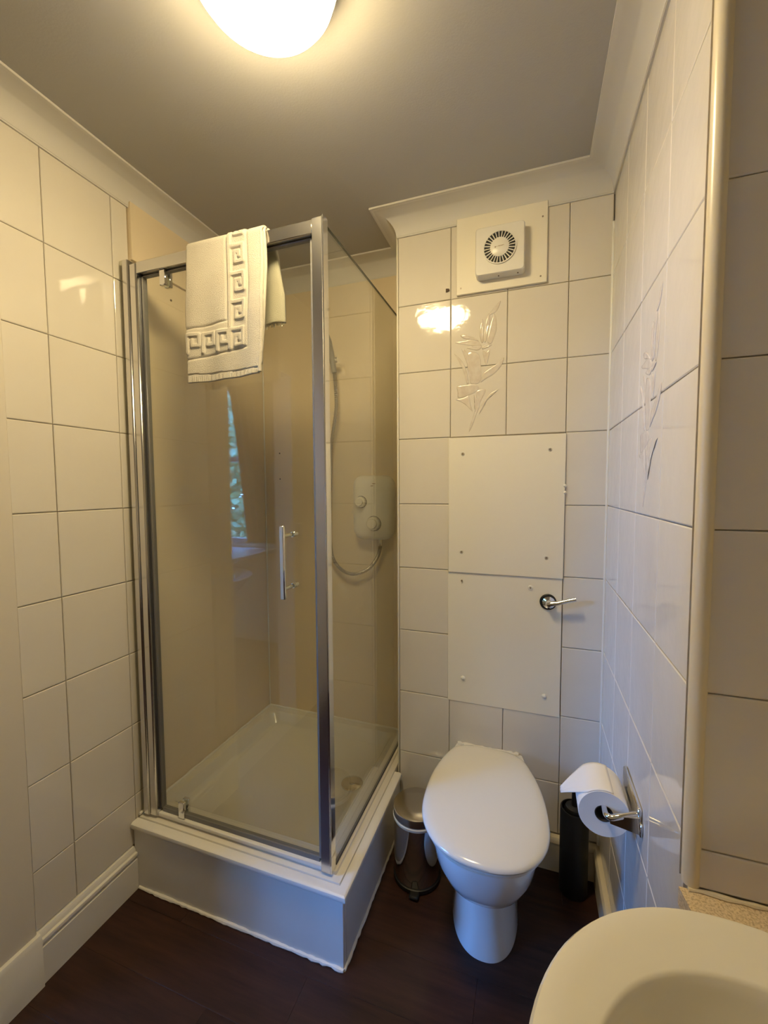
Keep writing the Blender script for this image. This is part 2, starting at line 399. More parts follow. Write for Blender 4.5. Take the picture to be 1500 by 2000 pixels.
# left skirting with a bead on top
skp = [(-.004, 0), (.017, 0), (.017, .106), (.011, .110), (.011, .114), (.018, .118), (.0195, .124), (.018, .130), (.011, .132), (.010, .140), (.004, .148), (-.004, .149)]
sweep_wall([(XL, .716), (XL, 1.019)], skp, 'baseboard_left', 'paint')
skp2 = [(-.004, 0), (.024, 0), (.024, .138), (.018, .150), (.006, .154), (-.004, .154)]
sweep_wall([(XL, DY1+.005), (XL, .716)], skp2, 'baseboard_door_side', 'paint')
# painted door surround pad beside the tiles
b = B(); b.box(XL-.006, XL+.010, DY1, .712, .15, 2.3, .003); b.done('trim_2', 'wallpaint', None, 'structure')
b = B(); b.box(XL-.006, XL+.002, YR, DY0, 0, 2.33); b.box(XL-.006, XL+.002, DY0, DY1, DZ, 2.33)
b.done('wall_left_painted', 'wallpaint', None, 'structure', False)
# doorway lining
b = B(); b.box(XL-.112, XL+.006, DY1-.015, DY1, 0, DZ, .002); b.box(XL-.112, XL+.004, DY0, DY0+.015, 0, DZ, .002); b.box(XL-.112, XL+.004, DY0, DY1, DZ-.015, DZ, .002)
b.done('door_1', 'paint', None, 'structure')
skb = [(-.004, 0), (.014, 0), (.014, .104), (.018, .108), (.018, .118), (.012, .126), (-.004, .128)]
sweep_wall([(XB+.006, YB), (XR, YB), (XR, YF+.01)], skb, 'baseboard_back', 'trimcream')
# vertical quarter-round corner trim between the right wall's two faces
b = B(); b.lathe([(.0125, .757), (.0125, ZC-.05)], (XR+.0085, YF+.0085, 0), 24)
b.done('trim_3', 'trimcream', None, 'structure')
b = B(); b.box(XR-.0035, XR+.004, YF+.019, YF+.0205, .757, 2.33); b.done('trim_4', 'grout', None, 'structure')
# white sealant in the corner and plastic bead at the boxing's left edge
b = B(); b.tube([(XR-.001, YB-.001, z) for z in [.13+.1*k for k in range(22)]], [.0045+.0008*random.random() for _ in range(22)], 8); b.done('trim_5', 'caulk', None, 'structure')
b = B(); b.box(XB-.008, XB-.0005, YB-.001, YS+.01, 0, 2.34, .003); b.done('trim_6', 'board', None, 'structure')

# ------------------------------------------------------------------ shower recess cladding
b = B(); b.box(XL-.006, XL+.0025, 1.094, YS+.004, .18, 2.148); b.box(XL-.006, XL+.0135, 1.094, YS+.004, 2.148, 2.335, .001)
sp = b.done('shower_wall_panel', 'panelwall'); tag(sp, 'smooth beige panel lining the left wall inside the shower, stepped edge above the frame', 'wall panel')
sp2 = B().box(XL+.003, XB-.009, YS-.004, YS+.006, .18, 2.335).done('shower_wall_panel', 'panelwall'); tag(sp2, 'smooth beige panel on the shower back wall behind the electric heater', 'wall panel')
o = B().tube([(XL+.006, YS-.007, z) for z in (.22, 1, 2.3)], .0035, 8).done('corner_sealant', 'caulk', sp2)
for z in (1.555, 1.427):
    B().lathe([(.0035, -.0055), (.0035, -.003)], (-1.192, YS, z), 12, 'y').done('plug_hole', 'rust', sp2)
B().lathe([(.004, .0025), (.004, .004)], (XL, 1.262, 2.088-.004), 12, 'x').done('plug_hole', 'rust', sp)

# ------------------------------------------------------------------ shower plinth + tray
XP, YP = -.487, 1.020
plinth = thing('shower_plinth', 'white painted boxed plinth under the shower tray with beaded top edge', 'plinth', (XP, YP, 0))
def ch(b, name, m, parent=None, **k): return child(b, name, m, parent, **k)
b = B(); b.box(XL+.003, XP, YP, YP+.018, .001, .226, .0015); ch(b, 'front_board', 'paint', plinth)
b = B(); b.box(XP-.018, XP, YP+.019, YB-.001, .001, .226, .0015); ch(b, 'side_board', 'paint', plinth)
bead = [(-.018, .214), (.004, .214), (.010, .218), (.012, .225), (.010, .233), (.003, .2375), (-.018, .2375)]
b = B()
rows = []
for (x, y), (ox, oy) in (((XL+.003, YP), (0, -1)), ((XP, YP), (1, -1)), ((XP, YB-.0135), (1, 0))):
    rows.append([(x+ox*d, y+oy*d, z) for d, z in bead])
b.rings(rows); ch(b, 'bead_moulding', 'paint', plinth)
def wobble(p0, p1, n, r, rr):
    p0, p1 = Vector(p0), Vector(p1); P, Rr = [], []
    for i in range(n+1):
        t = i/n; P.append(p0.lerp(p1, t)+Vector((random.uniform(-1, 1), random.uniform(-1, 1), 0))*.0012); Rr.append(r+random.uniform(-rr, rr))
    return P, Rr
P1, R1 = wobble((XL+.02, YP-.001, .0045), (XP, YP-.001, .0045), 60, .0062, .0018); b = B(); b.tube(P1, R1, 8)
P1, R1 = wobble((XP+.001, YP, .0045), (XP+.001, YB-.02, .0045), 40, .0055, .001); b.tube(P1, R1, 8); ch(b, 'floor_sealant', 'caulk', plinth)

tray = thing('shower_tray', 'cream white acrylic shower tray with raised rim and sunken floor', 'shower tray', (-.88, 1.42, .2))
def rrect(x0, x1, y0, y1, r, z, n=8):
    out = []
    for cx, cy, a0 in ((x1-r, y0+r, -PI/2), (x1-r, y1-r, 0), (x0+r, y1-r, PI/2), (x0+r, y0+r, PI)):
        for k in range(n+1):
            a = a0+PI/2*k/n; out.append((cx+r*math.cos(a), cy+r*math.sin(a), z))
    return out
X0, X1, Y0, Y1 = XL+.004, XP-.019, YP+.020, YS-.005
b = B(); b.rings([rrect(X0, X1, Y0, Y1, .003, .12), rrect(X0, X1, Y0, Y1, .003, .236), rrect(X0+.002, X1-.002, Y0+.002, Y1-.002, .004, .2395),
                  rrect(X0+.003, X1-.022, Y0+.022, Y1-.002, .004, .2400), rrect(X0+.004, X1-.024, Y0+.024, Y1-.003, .005, .2475),
                  rrect(X0+.040, X1-.082, Y0+.088, Y1-.040, .03, .2475), rrect(X0+.048, X1-.090, Y0+.096, Y1-.048, .035, .240),
                  rrect(X0+.062, X1-.106, Y0+.112, Y1-.062, .045, .200), rrect(X0+.072, X1-.116, Y0+.122, Y1-.072, .05, .192),
                  rrect(X0+.30, X1-.30, Y0+.30, Y1-.30, .05, .189)])
ch(b, 'tray_body', 'acrylic', tray)
b = B(); b.lathe([(.044, .190), (.044, .195), (.040, .1975), (.012, .1985), (.012, .201), (.0, .201)], (-.665, 1.49, 0), 40, cap=(True, False)); ch(b, 'drain_cover', 'chrome', tray)
b = B(); P1, R1 = wobble((XL+.008, Y0, .249), (XL+.008, Y1, .249), 30, .005, .001); b.tube(P1, R1, 8)
P1, R1 = wobble((XL+.01, YS-.008, .249), (XB-.01, YS-.008, .249), 30, .005, .001); b.tube(P1, R1, 8); ch(b, 'wall_sealant', 'caulk', tray)

# ------------------------------------------------------------------ shower enclosure (frame, side panel, door)
ZT = 2.108; Z0 = .2478
enc = thing('shower_enclosure', 'silver aluminium framed shower enclosure with glass pivot door and glass side panel', 'shower enclosure', (-.9, 1.07, Z0))
b = B(); b.box(XL+.0035, XL+.020, 1.052, 1.094, Z0, 2.125, .002); ch(b, 'wall_channel', 'clearplastic', enc)
b = B(); b.box(XL+.020, XL+.046, 1.046, 1.096, Z0, ZT+.014, .004); b.box(XL+.047, XL+.076, 1.050, 1.092, Z0, ZT-.001, .004); ch(b, 'wall_profile', 'alu', enc)
b = B(); b.box(XL+.0762, XL+.080, 1.064, 1.084, .268, ZT-.036); ch(b, 'hinge_side_seal', 'dark', enc)
b = B(); b.box(XL+.076, -.5725, 1.052, 1.090, ZT-.036, ZT, .0015); ch(b, 'top_rail', 'alu', enc)
b = B(); b.box(-.572, -.541, 1.050, 1.081, Z0, ZT+.002, .0012); ch(b, 'corner_post', 'alu', enc)
b = B(); b.box(-.541, -.537, 1.0495, 1.078, Z0, ZT+.006, .0008); ch(b, 'post_edge_strip', 'chrome', enc)
b = B(); b.box(XL+.076, -.5725, 1.056, 1.090, Z0, Z0+.012, .002); ch(b, 'threshold_strip', 'abs', enc)
b = B(); b.box(-.546, -.540, 1.0785, YS-.006, Z0+.002, 2.098, .0008, 1); ch(b, 'side_glass', 'glass', enc)
b = B(); b.box(-.5462, -.5398, 1.0785, YS-.006, 2.098, 2.1002); ch(b, 'glass_top_edge', 'glassedge', enc)
b = B(); b.box(-.548, -.538, 1.085, YS-.006, Z0, Z0+.004, .001); ch(b, 'glass_foot_seal', 'dark', enc)
b = B(); b.box(-.550, -.534, YS-.020, YS-.005, Z0+.006, 2.10, .002); ch(b, 'rear_channel', 'alu', enc)
# door and its sub-parts
dx0, dx1 = XL+.087, -.585
door = B().box(dx0, dx1, 1.071, 1.077, .275, ZT-.040, .0008, 1).done('door', 'glass', enc); door.matrix_parent_inverse = Matrix.Translation(enc.location).inverted()
def dch(b, name, m, **k): return b.done(name, m, door, **k)
b = B(); b.box(dx1-.001, dx1+.0085, 1.066, 1.083, .272, ZT-.040, .001); dch(b, 'magnetic_strip', 'sealgrey')
b = B(); b.box(dx0-.0065, dx0+.001, 1.066, 1.083, .272, ZT-.040, .001); dch(b, 'hinge_strip', 'sealgrey')
b = B(); b.box(dx1+.009, dx1+.0122, 1.064, 1.083, .265, ZT-.038); dch(b, 'door_gasket', 'dark')
b = B(); b.box(dx0, dx1, 1.0665, 1.0815, .259, .275, .001); dch(b, 'drip_seal', 'sealgrey')
b = B(); b.box(dx0, dx1, 1.068, 1.081, ZT-.042, ZT-.0385); dch(b, 'top_seal', 'sealgrey')
for z0, z1 in ((2.024, 2.071), (.262, .318)):
    b = B(); b.box(-1.120, -1.096, 1.058, 1.0705, z0, z1, .002); b.box(-1.120, -1.096, 1.0775, 1.090, z0, z1, .002); dch(b, 'pivot_block', 'chrome')
hx = -.668
b = B(); b.box(hx-.008, hx+.008, 1.022, 1.034, 1.062, 1.276, .003)
for z in (1.245, 1.092): b.tube([(hx, 1.034, z), (hx, 1.0705, z)], .006, 16)
dch(b, 'handle', 'chrome')
for z in (1.245, 1.092):
    b = B(); b.lathe([(.0075, 1.078), (.0075, 1.084), (.0085, 1.085), (.0085, 1.100), (.006, 1.102)], (hx, 0, z), 20, 'y'); dch(b, 'handle_fixing', 'chrome')

# ------------------------------------------------------------------ electric shower heater, hose, riser, handset
hx0, hx1, hz0, hz1 = -.772, -.580, 1.147, 1.437
heater = thing('shower_heater', 'white electric shower heater box with two round dials on the shower back wall', 'water heater', (-.676, YS-.004, 1.3))
def rrz(x0, x1, z0, z1, r, y, n=8, bow=0):
    pts = rrect(x0, x1, z0, z1, r, y, n); return [(p[0], y, p[1]) for p in pts]
b = B(); b.rings([rrz(hx0+.006, hx1-.006, hz0+.008, hz1-.004, .04, YS-.006), rrz(hx0, hx1, hz0, hz1, .045, YS-.03), rrz(hx0, hx1, hz0, hz1, .045, YS-.050),
                  rrz(hx0+.006, hx1-.006, hz0+.008, hz1-.008, .042, YS-.068), rrz(hx0+.020, hx1-.020, hz0+.026, hz1-.026, .034, YS-.078), rrz(hx0+.06, hx1-.06, hz0+.08, hz1-.08, .02, YS-.082)])
ch(b, 'case', 'abs', heater)
for (kx, kz, r) in ((-.722, 1.318, .024), (-.662, 1.222, .031)):
    b = B(); b.lathe([(r+.004, YS-.079), (r+.003, YS-.083)], (kx, 0, kz), 32, 'y'); ch(b, 'dial_shade_ring', 'dark' if r < .03 else 'sealgrey', heater)  # dark ring paints in the shading that sets off the white dial
    rings = []
    for rr, yy in ((r, -.081), (r*.96, -.098), (r*.72, -.101), (r*.66, -.112), (r*.2, -.113)):
        ring = []
        for j in range(48):
            a = 2*PI*j/48; q = rr*(1+.03*math.cos(a*12)); ring.append((kx+q*math.cos(a), YS+yy, kz+q*math.sin(a)))
        rings.append(ring)
    b = B(); b.rings(rings); ch(b, 'dial', 'abs', heater)
b = B(); b.box(-.668, -.654, YS-.0835, YS-.082, 1.398, 1.401); b.box(-.676, -.664, YS-.0835, YS-.082, 1.388, 1.391)
ch(b, 'lettering', 'print', heater)
b = B(); b.lathe([(.011, 1.148), (.011, 1.125), (.009, 1.118)], (-.645, YS-.045, 0), 20); ch(b, 'outlet', 'chrome', heater)

rail = thing('shower_riser_rail', 'chrome riser rail with sliding bracket behind the shower corner post', 'shower rail', (-.935, YS-.04, 1.2))
b = B(); b.tube([(-.935, YS-.05, 1.30), (-.935, YS-.05, 2.10)], .010, 16); ch(b, 'rail_tube', 'chrome', rail)
for z in (1.31, 2.09):
    b = B(); b.tube([(-.935, YS-.005, z), (-.935, YS-.05, z)], .012, 16); b.lathe([(.018, YS-.012), (.018, YS-.005)], (-.935, 0, z), 20, 'y'); ch(b, 'rail_bracket', 'chrome', rail)
b = B(); b.box(-.955, -.915, YS-.072, YS-.032, 1.93, 1.985, .006); b.tube([(-.92, YS-.055, 1.957), (-.856, YS-.075, 1.957)], .011, 16); b.lathe([(.0135, -.012), (.0135, .012)], (-.843, YS-.075, 1.957), 20, 'x'); ch(b, 'slider', 'chrome', rail)
hs = thing('shower_handset', 'dark grey and chrome shower handset held in the riser bracket', 'shower head', (-.875, YS-.09, 1.95))
b = B(); b.tube([(-.848, YS-.080, 1.90), (-.856, YS-.085, 1.96), (-.868, YS-.10, 2.03), (-.880, YS-.12, 2.07)], [.011, .014, .018, .021], 16); ch(b, 'grip', 'sealgrey', hs)
b = B(); hd_ = Vector((-.888, YS-.14, 2.075)); b.lathe([(.012, .02), (.030, .012), (.034, 0), (.032, -.008)], (0, 0, 0), 28)
bmesh.ops.rotate(b.bm, cent=(0, 0, 0), matrix=Matrix.Rotation(math.radians(-35), 3, 'X'), verts=b.bm.verts); bmesh.ops.translate(b.bm, vec=hd_, verts=b.bm.verts)
ch(b, 'spray_head', 'alu', hs)
pts = spline([(-.847, YS-.080, 1.895), (-.844, YS-.078, 1.84), (-.846, YS-.07, 1.74), (-.882, YS-.05, 1.58), (-.893, YS-.04, 1.42), (-.903, YS-.035, 1.25), (-.902, YS-.035, 1.12), (-.882, YS-.04, 1.040), (-.835, YS-.042, .992), (-.775, YS-.045, .980), (-.71, YS-.045, 1.005), (-.665, YS-.045, 1.055), (-.648, YS-.045, 1.10), (-.645, YS-.045, 1.122)], 22)
rr = [.0070 if i % 2 else .0088 for i in range(len(pts))]
hose = B().tube(pts, rr, 12).done('shower_hose', 'hosemetal'); tag(hose, 'flexible silver metal shower hose looping below the heater', 'hose')

# ------------------------------------------------------------------ towel over the top rail
def seg_d(p, a, b_):
    ax, ay = a; bx, by = b_; px, py = p; dx, dy = bx-ax, by-ay; L = dx*dx+dy*dy
    t = 0 if L == 0 else max(0, min(1, ((px-ax)*dx+(py-ay)*dy)/L)); return math.hypot(px-ax-t*dx, py-ay-t*dy)
KEY = [(0, 0), (1, 0), (1, .74), (.42, .74), (.42, .30), (.72, .30), (.72, .48)]
WT, HT = .262, .432
segs = []
ku, kw, kp = .152, .046, .0775
for k in range(5):
    v0 = -.012+k*kp
    pl_ = [(ku+kw*a, v0+kp*.80*c_) for a, c_ in KEY]
    segs += list(zip(pl_[:-1], pl_[1:])); segs.append(((ku, v0), (ku, v0+(kp if k < 4 else .055))))
for k in range(3):
    u0 = .004+k*.052
    pl_ = [(u0+.045*a, .300+.052*c_) for a, c_ in [(0, 1), (0, 0), (.86, 0), (.86, .62), (.36, .62), (.36, .32)]]
    segs += list(zip(pl_[:-1], pl_[1:]))
bord = [((0, .282), (ku-.012, .270)), ((ku-.012, .012), (ku-.012, .270)), ((ku+kw+.012, .012), (ku+kw+.016, .35)), ((0, .372), (ku+kw+.016, .352))]
def relief(u, v):
    d = min(seg_d((u, v), a, c_) for a, c_ in segs); h = .0045*max(0, min(1, (.0075-d)/.0035))
    d2 = min(seg_d((u, v), a, c_) for a, c_ in bord); h -= .0035*math.exp(-(d2/.003)**2)
    if v > HT-.015: h += -.001+.0011*math.sin(u*2*PI/.006)
    if v > HT-.018 and v < HT-.014: h -= .0025
    return h
NU, NV = 104, 178
tx0 = -.985
towel = thing('towel', 'folded cream hand towel with raised key pattern hung over the shower top rail', 'towel', (tx0+.13, 1.05, ZT))
def front_pt(u, v, off=0, rel=True):
    # u 0..WT, v = arclength from top crest
    x = tx0+u*(1-.02*v)+.006*math.sin(v*9)*(u/WT)-.0; bulge = .005*math.sin(u*24+v*5)+.004*math.sin(u*55+1)*min(1, v*4)+.0022*math.sin(v*31+u*40)*math.sin(u*17+.6)
    R_ = .026
    if v < R_*PI/2:
        a = v/R_; y_ = 1.066-R_*math.sin(a)*1.0; z_ = ZT+.006+ .0 + R_*math.cos(a)-R_*.55; 
        y_ -= .004*math.sin(a)
    else:
        y_ = 1.066-R_-.004; z_ = ZT+.006-R_*.55-(v-R_*PI/2)
    y_ -= bulge*min(1, v*6)*.8+.006*min(1, v*5)
    if rel: y_ -= relief(u, v)
    return Vector((x, y_-off, z_))
b = B(); vs_, fs_ = [], []
for j in range(NV+1):
    for i in range(NU+1):
        vs_.append(tuple(front_pt(WT*i/NU, HT*j/NV*(1+.018*(1-i/NU)))))
for j in range(NV):
    for i in range(NU):
        a = j*(NU+1)+i; fs_.append((a, a+1, a+NU+2, a+NU+1))
b.raw(vs_, fs_)
fo = ch(b, 'front_fold', 'towel', towel)
md = fo.modifiers.new('thick', 'SOLIDIFY'); md.thickness = .007; md.offset = -1
# second, inner layer of the fold showing at the right edge, and the back drop
b = B(); vs_, fs_ = [], []
nu, nv = 24, 60
for j in range(nv+1):
    for i in range(nu+1):
        u = .02+(.246+.004*math.sin(j*.08))*i/nu; v = .02+.384*j/nv
        p = front_pt(u, v, -.013, False); vs_.append((p.x, p.y+.002*math.sin(u*70), p.z))
for j in range(nv):
    for i in range(nu): a = j*(nu+1)+i; fs_.append((a, a+1, a+nu+2, a+nu+1))
b.raw(vs_, fs_); fo = ch(b, 'inner_fold', 'towel', towel); md = fo.modifiers.new('thick', 'SOLIDIFY'); md.thickness = .005; md.offset = 0
b = B(); vs_, fs_ = [], []
for j in range(nv+1):
    for i in range(nu+1):
        u = (WT-.004+.035*min(1, (j/nv)*1.4))*i/nu; v = .275*j/nv; R_ = .026
        if v < R_*PI/2: a = v/R_; y_ = 1.073+R_*math.sin(a)+.002; z_ = ZT+.006+R_*math.cos(a)-R_*.55
        else: y_ = 1.073+R_+.002; z_ = ZT+.006-R_*.55-(v-R_*PI/2)
        y_ += .004*math.sin(u*60+v*6)*min(1, v*8)+.003; z_ += .006*math.sin(u*30)*(j/nv)
        vs_.append((tx0+u, y_, z_))
for j in range(nv):
    for i in range(nu): a = j*(nu+1)+i; fs_.append((a, a+1, a+nu+2, a+nu+1))
b.raw(vs_, fs_); fo = ch(b, 'back_drop', 'towel', towel); md = fo.modifiers.new('thick', 'SOLIDIFY'); md.thickness = .010; md.offset = 0
b = B()
for k in range(34):
    u = (WT+.027)*k/33; x = tx0+u; zz = ZT+.006-.026*.55-(.275-.026*PI/2)+.006*math.sin(u*30)
    b.tube([(x, 1.104, zz+.004), (x+.001*math.sin(k*3), 1.104+.001*math.cos(k*5), zz-.006-.003*((k*7) % 3))], .0022, 6)
o_ = ch(b, 'fringe', 'towel', towel); o_['kind'] = 'stuff'
# rolled side hem at the right edge of the front
b = B(); b.tube([front_pt(WT-.002, HT*k/40*.99, -.004, False) for k in range(4, 41)], [.0055+.0008*math.sin(k*2.1) for k in range(4, 41)], 8); ch(b, 'side_hem', 'towel', towel)

# ------------------------------------------------------------------ ceiling lamp
LX, LY = -.489, .726
lamp = thing('ceiling_lamp', 'round glowing white ceiling lamp with domed diffuser', 'lamp', (LX, LY, ZC))
b = B(); b.lathe([(.139, ZC), (.1405, ZC-.044), (.1375, ZC-.046), (.100, ZC-.044)], (LX, LY, 0), 56); ch(b, 'base_plate', 'abs', lamp)
M['lamp'] = emit_mat('lamp_diffuser', (1.0, .78, .41), LAMP)
prof = [(.098, ZC-.030), (.132, ZC-.044), (.1365, ZC-.0465), (.1368, ZC-.052), (.133, ZC-.065), (.122, ZC-.080), (.100, ZC-.091), (.070, ZC-.098), (.035, ZC-.102), (.003, ZC-.103)]
b = B(); b.lathe(prof, (LX, LY, 0), 64); ch(b, 'diffuser', 'lamp', lamp)

# ------------------------------------------------------------------ extractor fan on its back plate
fan = thing('extractor_fan', 'square white extractor fan with round slotted grille near the ceiling', 'fan', (-.114, YB-.012, 2.187))
b = B(); b.rings([rrz(-.195, -.033, 2.107, 2.266, .012, YB-.0105), rrz(-.195, -.033, 2.107, 2.266, .012, YB-.046), rrz(-.192, -.036, 2.110, 2.263, .010, YB-.050), rrz(-.175, -.053, 2.127, 2.246, .010, YB-.0505)])
ch(b, 'housing', 'abs', fan)
fc = (-.114, 2.190)
b = B(); b.lathe([(.051, YB-.0500), (.051, YB-.0512)], (fc[0], 0, fc[1]), 48, 'y'); ch(b, 'grille_shade_disc', 'black', fan)  # flat black disc stands in for the shade inside the grille
b = B(); b.lathe([(.055, YB-.0500), (.055, YB-.0545), (.051, YB-.0545), (.051, YB-.0500)], (fc[0], 0, fc[1]), 48, 'y', (False, False)); ch(b, 'grille_ring', 'abs', fan)
for k in range(28):
    a = 2*PI*k/28+.05; R3 = Matrix.Rotation(-a, 3, 'Y')
    b = B(); b.box(fc[0]+.029, fc[0]+.052, YB-.0545, YB-.0513, fc[1]-.0014, fc[1]+.0014, rot=R3, org=(fc[0], YB-.05, fc[1])); ch(b, 'grille_spoke', 'abs', fan, smooth=False)
b = B(); b.lathe([(.031, YB-.0513), (.031, YB-.055), (.029, YB-.0565), (.004, YB-.0568)], (fc[0], 0, fc[1]), 40, 'y'); ch(b, 'grille_hub', 'abs', fan)
b = B()
for k, wd in enumerate((3.2, 1.4, 1.0, 2.6, 2.4, 2.6, 2.4, 1.6)):
    x = fc[0]-.0155+k*.0040; b.box(x, x+wd*.001, YB-.0572, YB-.0567, fc[1]-.0008+.0003*k-(.0012 if k == 0 else 0), fc[1]+.0016+.0003*k)
ch(b, 'lettering', 'print', fan, smooth=False)
for x in (-.118, -.055):
    b = B(); b.box(x-.002, x+.002, YB-.032, YB-.026, 2.1062, 2.1072); ch(b, 'fixing_notch', 'rust', fan, smooth=False)
plate = thing('fan_back_plate', 'white painted square board behind the extractor fan', 'board', (-.114, YB, 2.2))
b = B(); b.box(-.266, .038, YB-.010, YB-.0003, 2.071, 2.335, .0015); ch(b, 'plate', 'board', plate)
for x, z in ((-.250, 2.093), (.018, 2.092), (.022, 2.285)):
    b = B(); b.lathe([(.0028, YB-.0112), (.0028, YB-.0095)], (x, 0, z), 12, 'y'); ch(b, 'screw', 'screw', plate)
b = B(); b.lathe([(.005, YB-.004), (.004, YB+.001)], (-.297, 0, 2.078+.02), 9, 'y'); b.box(-.306, -.299, YB-.003, YB+.0, 2.092, 2.104)
o = b.done('wall_plug', 'rust'); tag(o, 'small dark brown broken plug in a tile left of the fan board', 'plug')

# ------------------------------------------------------------------ access panels
p1 = thing('access_panel', 'upper white access panel with four screws on the tiled boxing', 'panel', (-.09, YB, 1.3))
b = B(); b.box(-.292, .107, YB-.008, YB+TT, 1.064, 1.563, .001, rot=Matrix.Rotation(.002, 3, 'Y')); ch(b, 'board', 'board', p1)
for x, z in ((-.240, 1.503), (.058, 1.509), (-.243, 1.142), (.052, 1.134)):
    b = B(); b.lathe([(.0068, YB-.0078), (.0055, YB-.0095), (.0055, YB-.0098)], (x, 0, z), 20, 'y', (True, False)); ch(b, 'screw_cup', 'caulk', p1)
    b = B(); b.lathe([(.0038, YB-.0090), (.0034, YB-.0106)], (x, 0, z), 14, 'y'); ch(b, 'screw', 'screw', p1)
b = B()
for z in (1.385, 1.362): b.lathe([(.006, YB-.0075), (.004, YB-.0105), (.0015, YB-.012)], (.107, 0, z), 10, 'y')
ch(b, 'filler_blob', 'caulk', p1)
p2 = thing('access_panel', 'lower white access panel behind the toilet, flush with the tiles and carrying the flush lever', 'panel', (-.09, YB, .8))
b = B(); b.box(-.294, .1045, YB-.0025, YB+TT, .566, 1.0635, .001); ch(b, 'board', 'board', p2)
for x, z, w_ in ((-.242, 1.033, 0), (.001, 1.024, 1), (-.236, .660, 2), (.052, .636, 2)):
    if w_ == 2: b = B(); b.lathe([(.0085, YB-.002), (.008, YB-.006), (.004, YB-.009), (.001, YB-.0095)], (x, 0, z), 18, 'y'); ch(b, 'screw_cap', 'abs', p2)
    else:
        if w_: b = B(); b.lathe([(.009, YB-.002), (.007, YB-.006)], (x, 0, z), 18, 'y'); ch(b, 'screw_cup', 'caulk', p2)
        b = B(); b.lathe([(.0036, YB-.002), (.0033, YB-.0075)], (x, 0, z), 14, 'y'); ch(b, 'screw', 'screw', p2)
lev = thing('flush_lever', 'chrome toilet flush lever with round rosette on the lower access panel', 'lever', (.06, YB-.003, .978))
b = B(); b.lathe([(.028, YB-.0028), (.028, YB-.006), (.025, YB-.009)], (.060, 0, .978), 36, 'y'); ch(b, 'rosette', 'black', lev)
b = B(); b.lathe([(.022, YB-.008), (.021, YB-.013), (.012, YB-.018), (.011, YB-.036), (.008, YB-.040), (.001, YB-.041)], (.062, 0, .978), 32, 'y'); ch(b, 'spindle', 'chrome', lev)
b = B(); b.tube([(.062, YB-.032, .978), (.090, YB-.036, .984), (.120, YB-.040, .996), (.146, YB-.041, 1.004)], [.009, .0075, .0065, .0070], 16); ch(b, 'arm', 'chrome', lev)

# ------------------------------------------------------------------ toilet
toi = thing('toilet', 'white ceramic back-to-wall toilet with closed oval lid', 'toilet', (-.12, 1.45, 0))
def dshape(yf, hw, yb, hb, z, xc=None, n=22, e=2.25, tail=10, rc_=0):
    """plan outline: rounded nose at yf, widest hw, narrowing to hb at yb"""
    xc = xc if xc is not None else -.113
    L = yb-yf; yw = yf+L*.43; pts = []
    ax = lambda y: xc-(y-1.10)*.055
    for k in range(n*2+1):                      # nose, right to left
        a = PI*k/(n*2); c_, s_ = math.cos(a), math.sin(a)
        x = hw*math.copysign(abs(c_)**(2/e), c_); y_ = yw-(yw-yf)*abs(s_)**(2/e)
        pts.append((ax(y_)+x, y_, z))
    for k in range(1, tail+1):
        t = k/tail; ww = hw+(hb-hw)*(t**2.2); y_ = yw+(yb-yw)*t; pts.append((ax(y_)-ww, y_, z))
    if rc_: pts.append((ax(yb)-hb+rc_*.45, yb+rc_*.38, z)); pts.append((ax(yb)-hb+rc_*1.2, yb+rc_*.62, z)); pts.append((ax(yb)+hb-rc_*1.2, yb+rc_*.62, z)); pts.append((ax(yb)+hb-rc_*.45, yb+rc_*.38, z))
    for k in range(tail, 0, -1):
        t = k/tail; ww = hw+(hb-hw)*(t**2.2); y_ = yw+(yb-yw)*t; pts.append((ax(y_)+ww, y_, z))
    return pts
YW = YB-.004
# pan: bowl tapering down to a waist, then the pedestal
b = B(); b.rings([dshape(1.175, .102, YW, .105, .0005), dshape(1.176, .103, YW, .105, .006), dshape(1.190, .095, YW, .100, .05), dshape(1.198, .088, YW, .097, .12), dshape(1.195, .087, YW, .095, .19),
                  dshape(1.190, .088, YW, .095, .210), dshape(1.150, .103, YW, .098, .213), dshape(1.118, .118, YW, .104, .228), dshape(1.086, .135, YW, .110, .262), dshape(1.060, .150, YW, .116, .305),
                  dshape(1.047, .157, YW, .120, .350), dshape(1.043, .160, YW, .122, .385), dshape(1.045, .159, YW, .121, .397), dshape(1.052, .153, YW, .118, .401)])
ch(b, 'pan', 'ceramic', toi)
LB = 1.470
b = B(); b.rings([dshape(1.036, .162, LB, .108, .4025, rc_=.05), dshape(1.027, .170, LB, .112, .406, rc_=.05), dshape(1.026, .171, LB, .113, .413, rc_=.05), dshape(1.034, .164, LB, .110, .4185, rc_=.05)])
ch(b, 'seat', 'seat', toi)
b = B(); b.rings([dshape(1.032, .165, LB, .110, .4235, rc_=.05), dshape(1.014, .178, LB+.004, .121, .427, rc_=.05), dshape(1.011, .180, LB+.006, .123, .433, rc_=.05), dshape(1.012, .179, LB+.005, .122, .438, rc_=.05), dshape(1.017, .175, LB+.002, .118, .4425, rc_=.05), dshape(1.028, .167, LB-.004, .111, .446, rc_=.05), dshape(1.045, .155, LB-.012, .102, .4485, rc_=.05),
                  dshape(1.075, .133, LB-.03, .086, .4505, rc_=.04), dshape(1.13, .092, LB-.07, .058, .452, rc_=.03), dshape(1.22, .03, LB-.15, .018, .453, rc_=.01)])
ch(b, 'lid', 'seat', toi)
for x in (-.205, -.095):
    b = B(); b.tube([(x-.018, LB+.048, .420), (x+.018, LB+.048, .420)], .011, 16); b.lathe([(.014, .401), (.014, .417)], (x, LB+.048, 0), 18); ch(b, 'hinge', 'abs', toi)
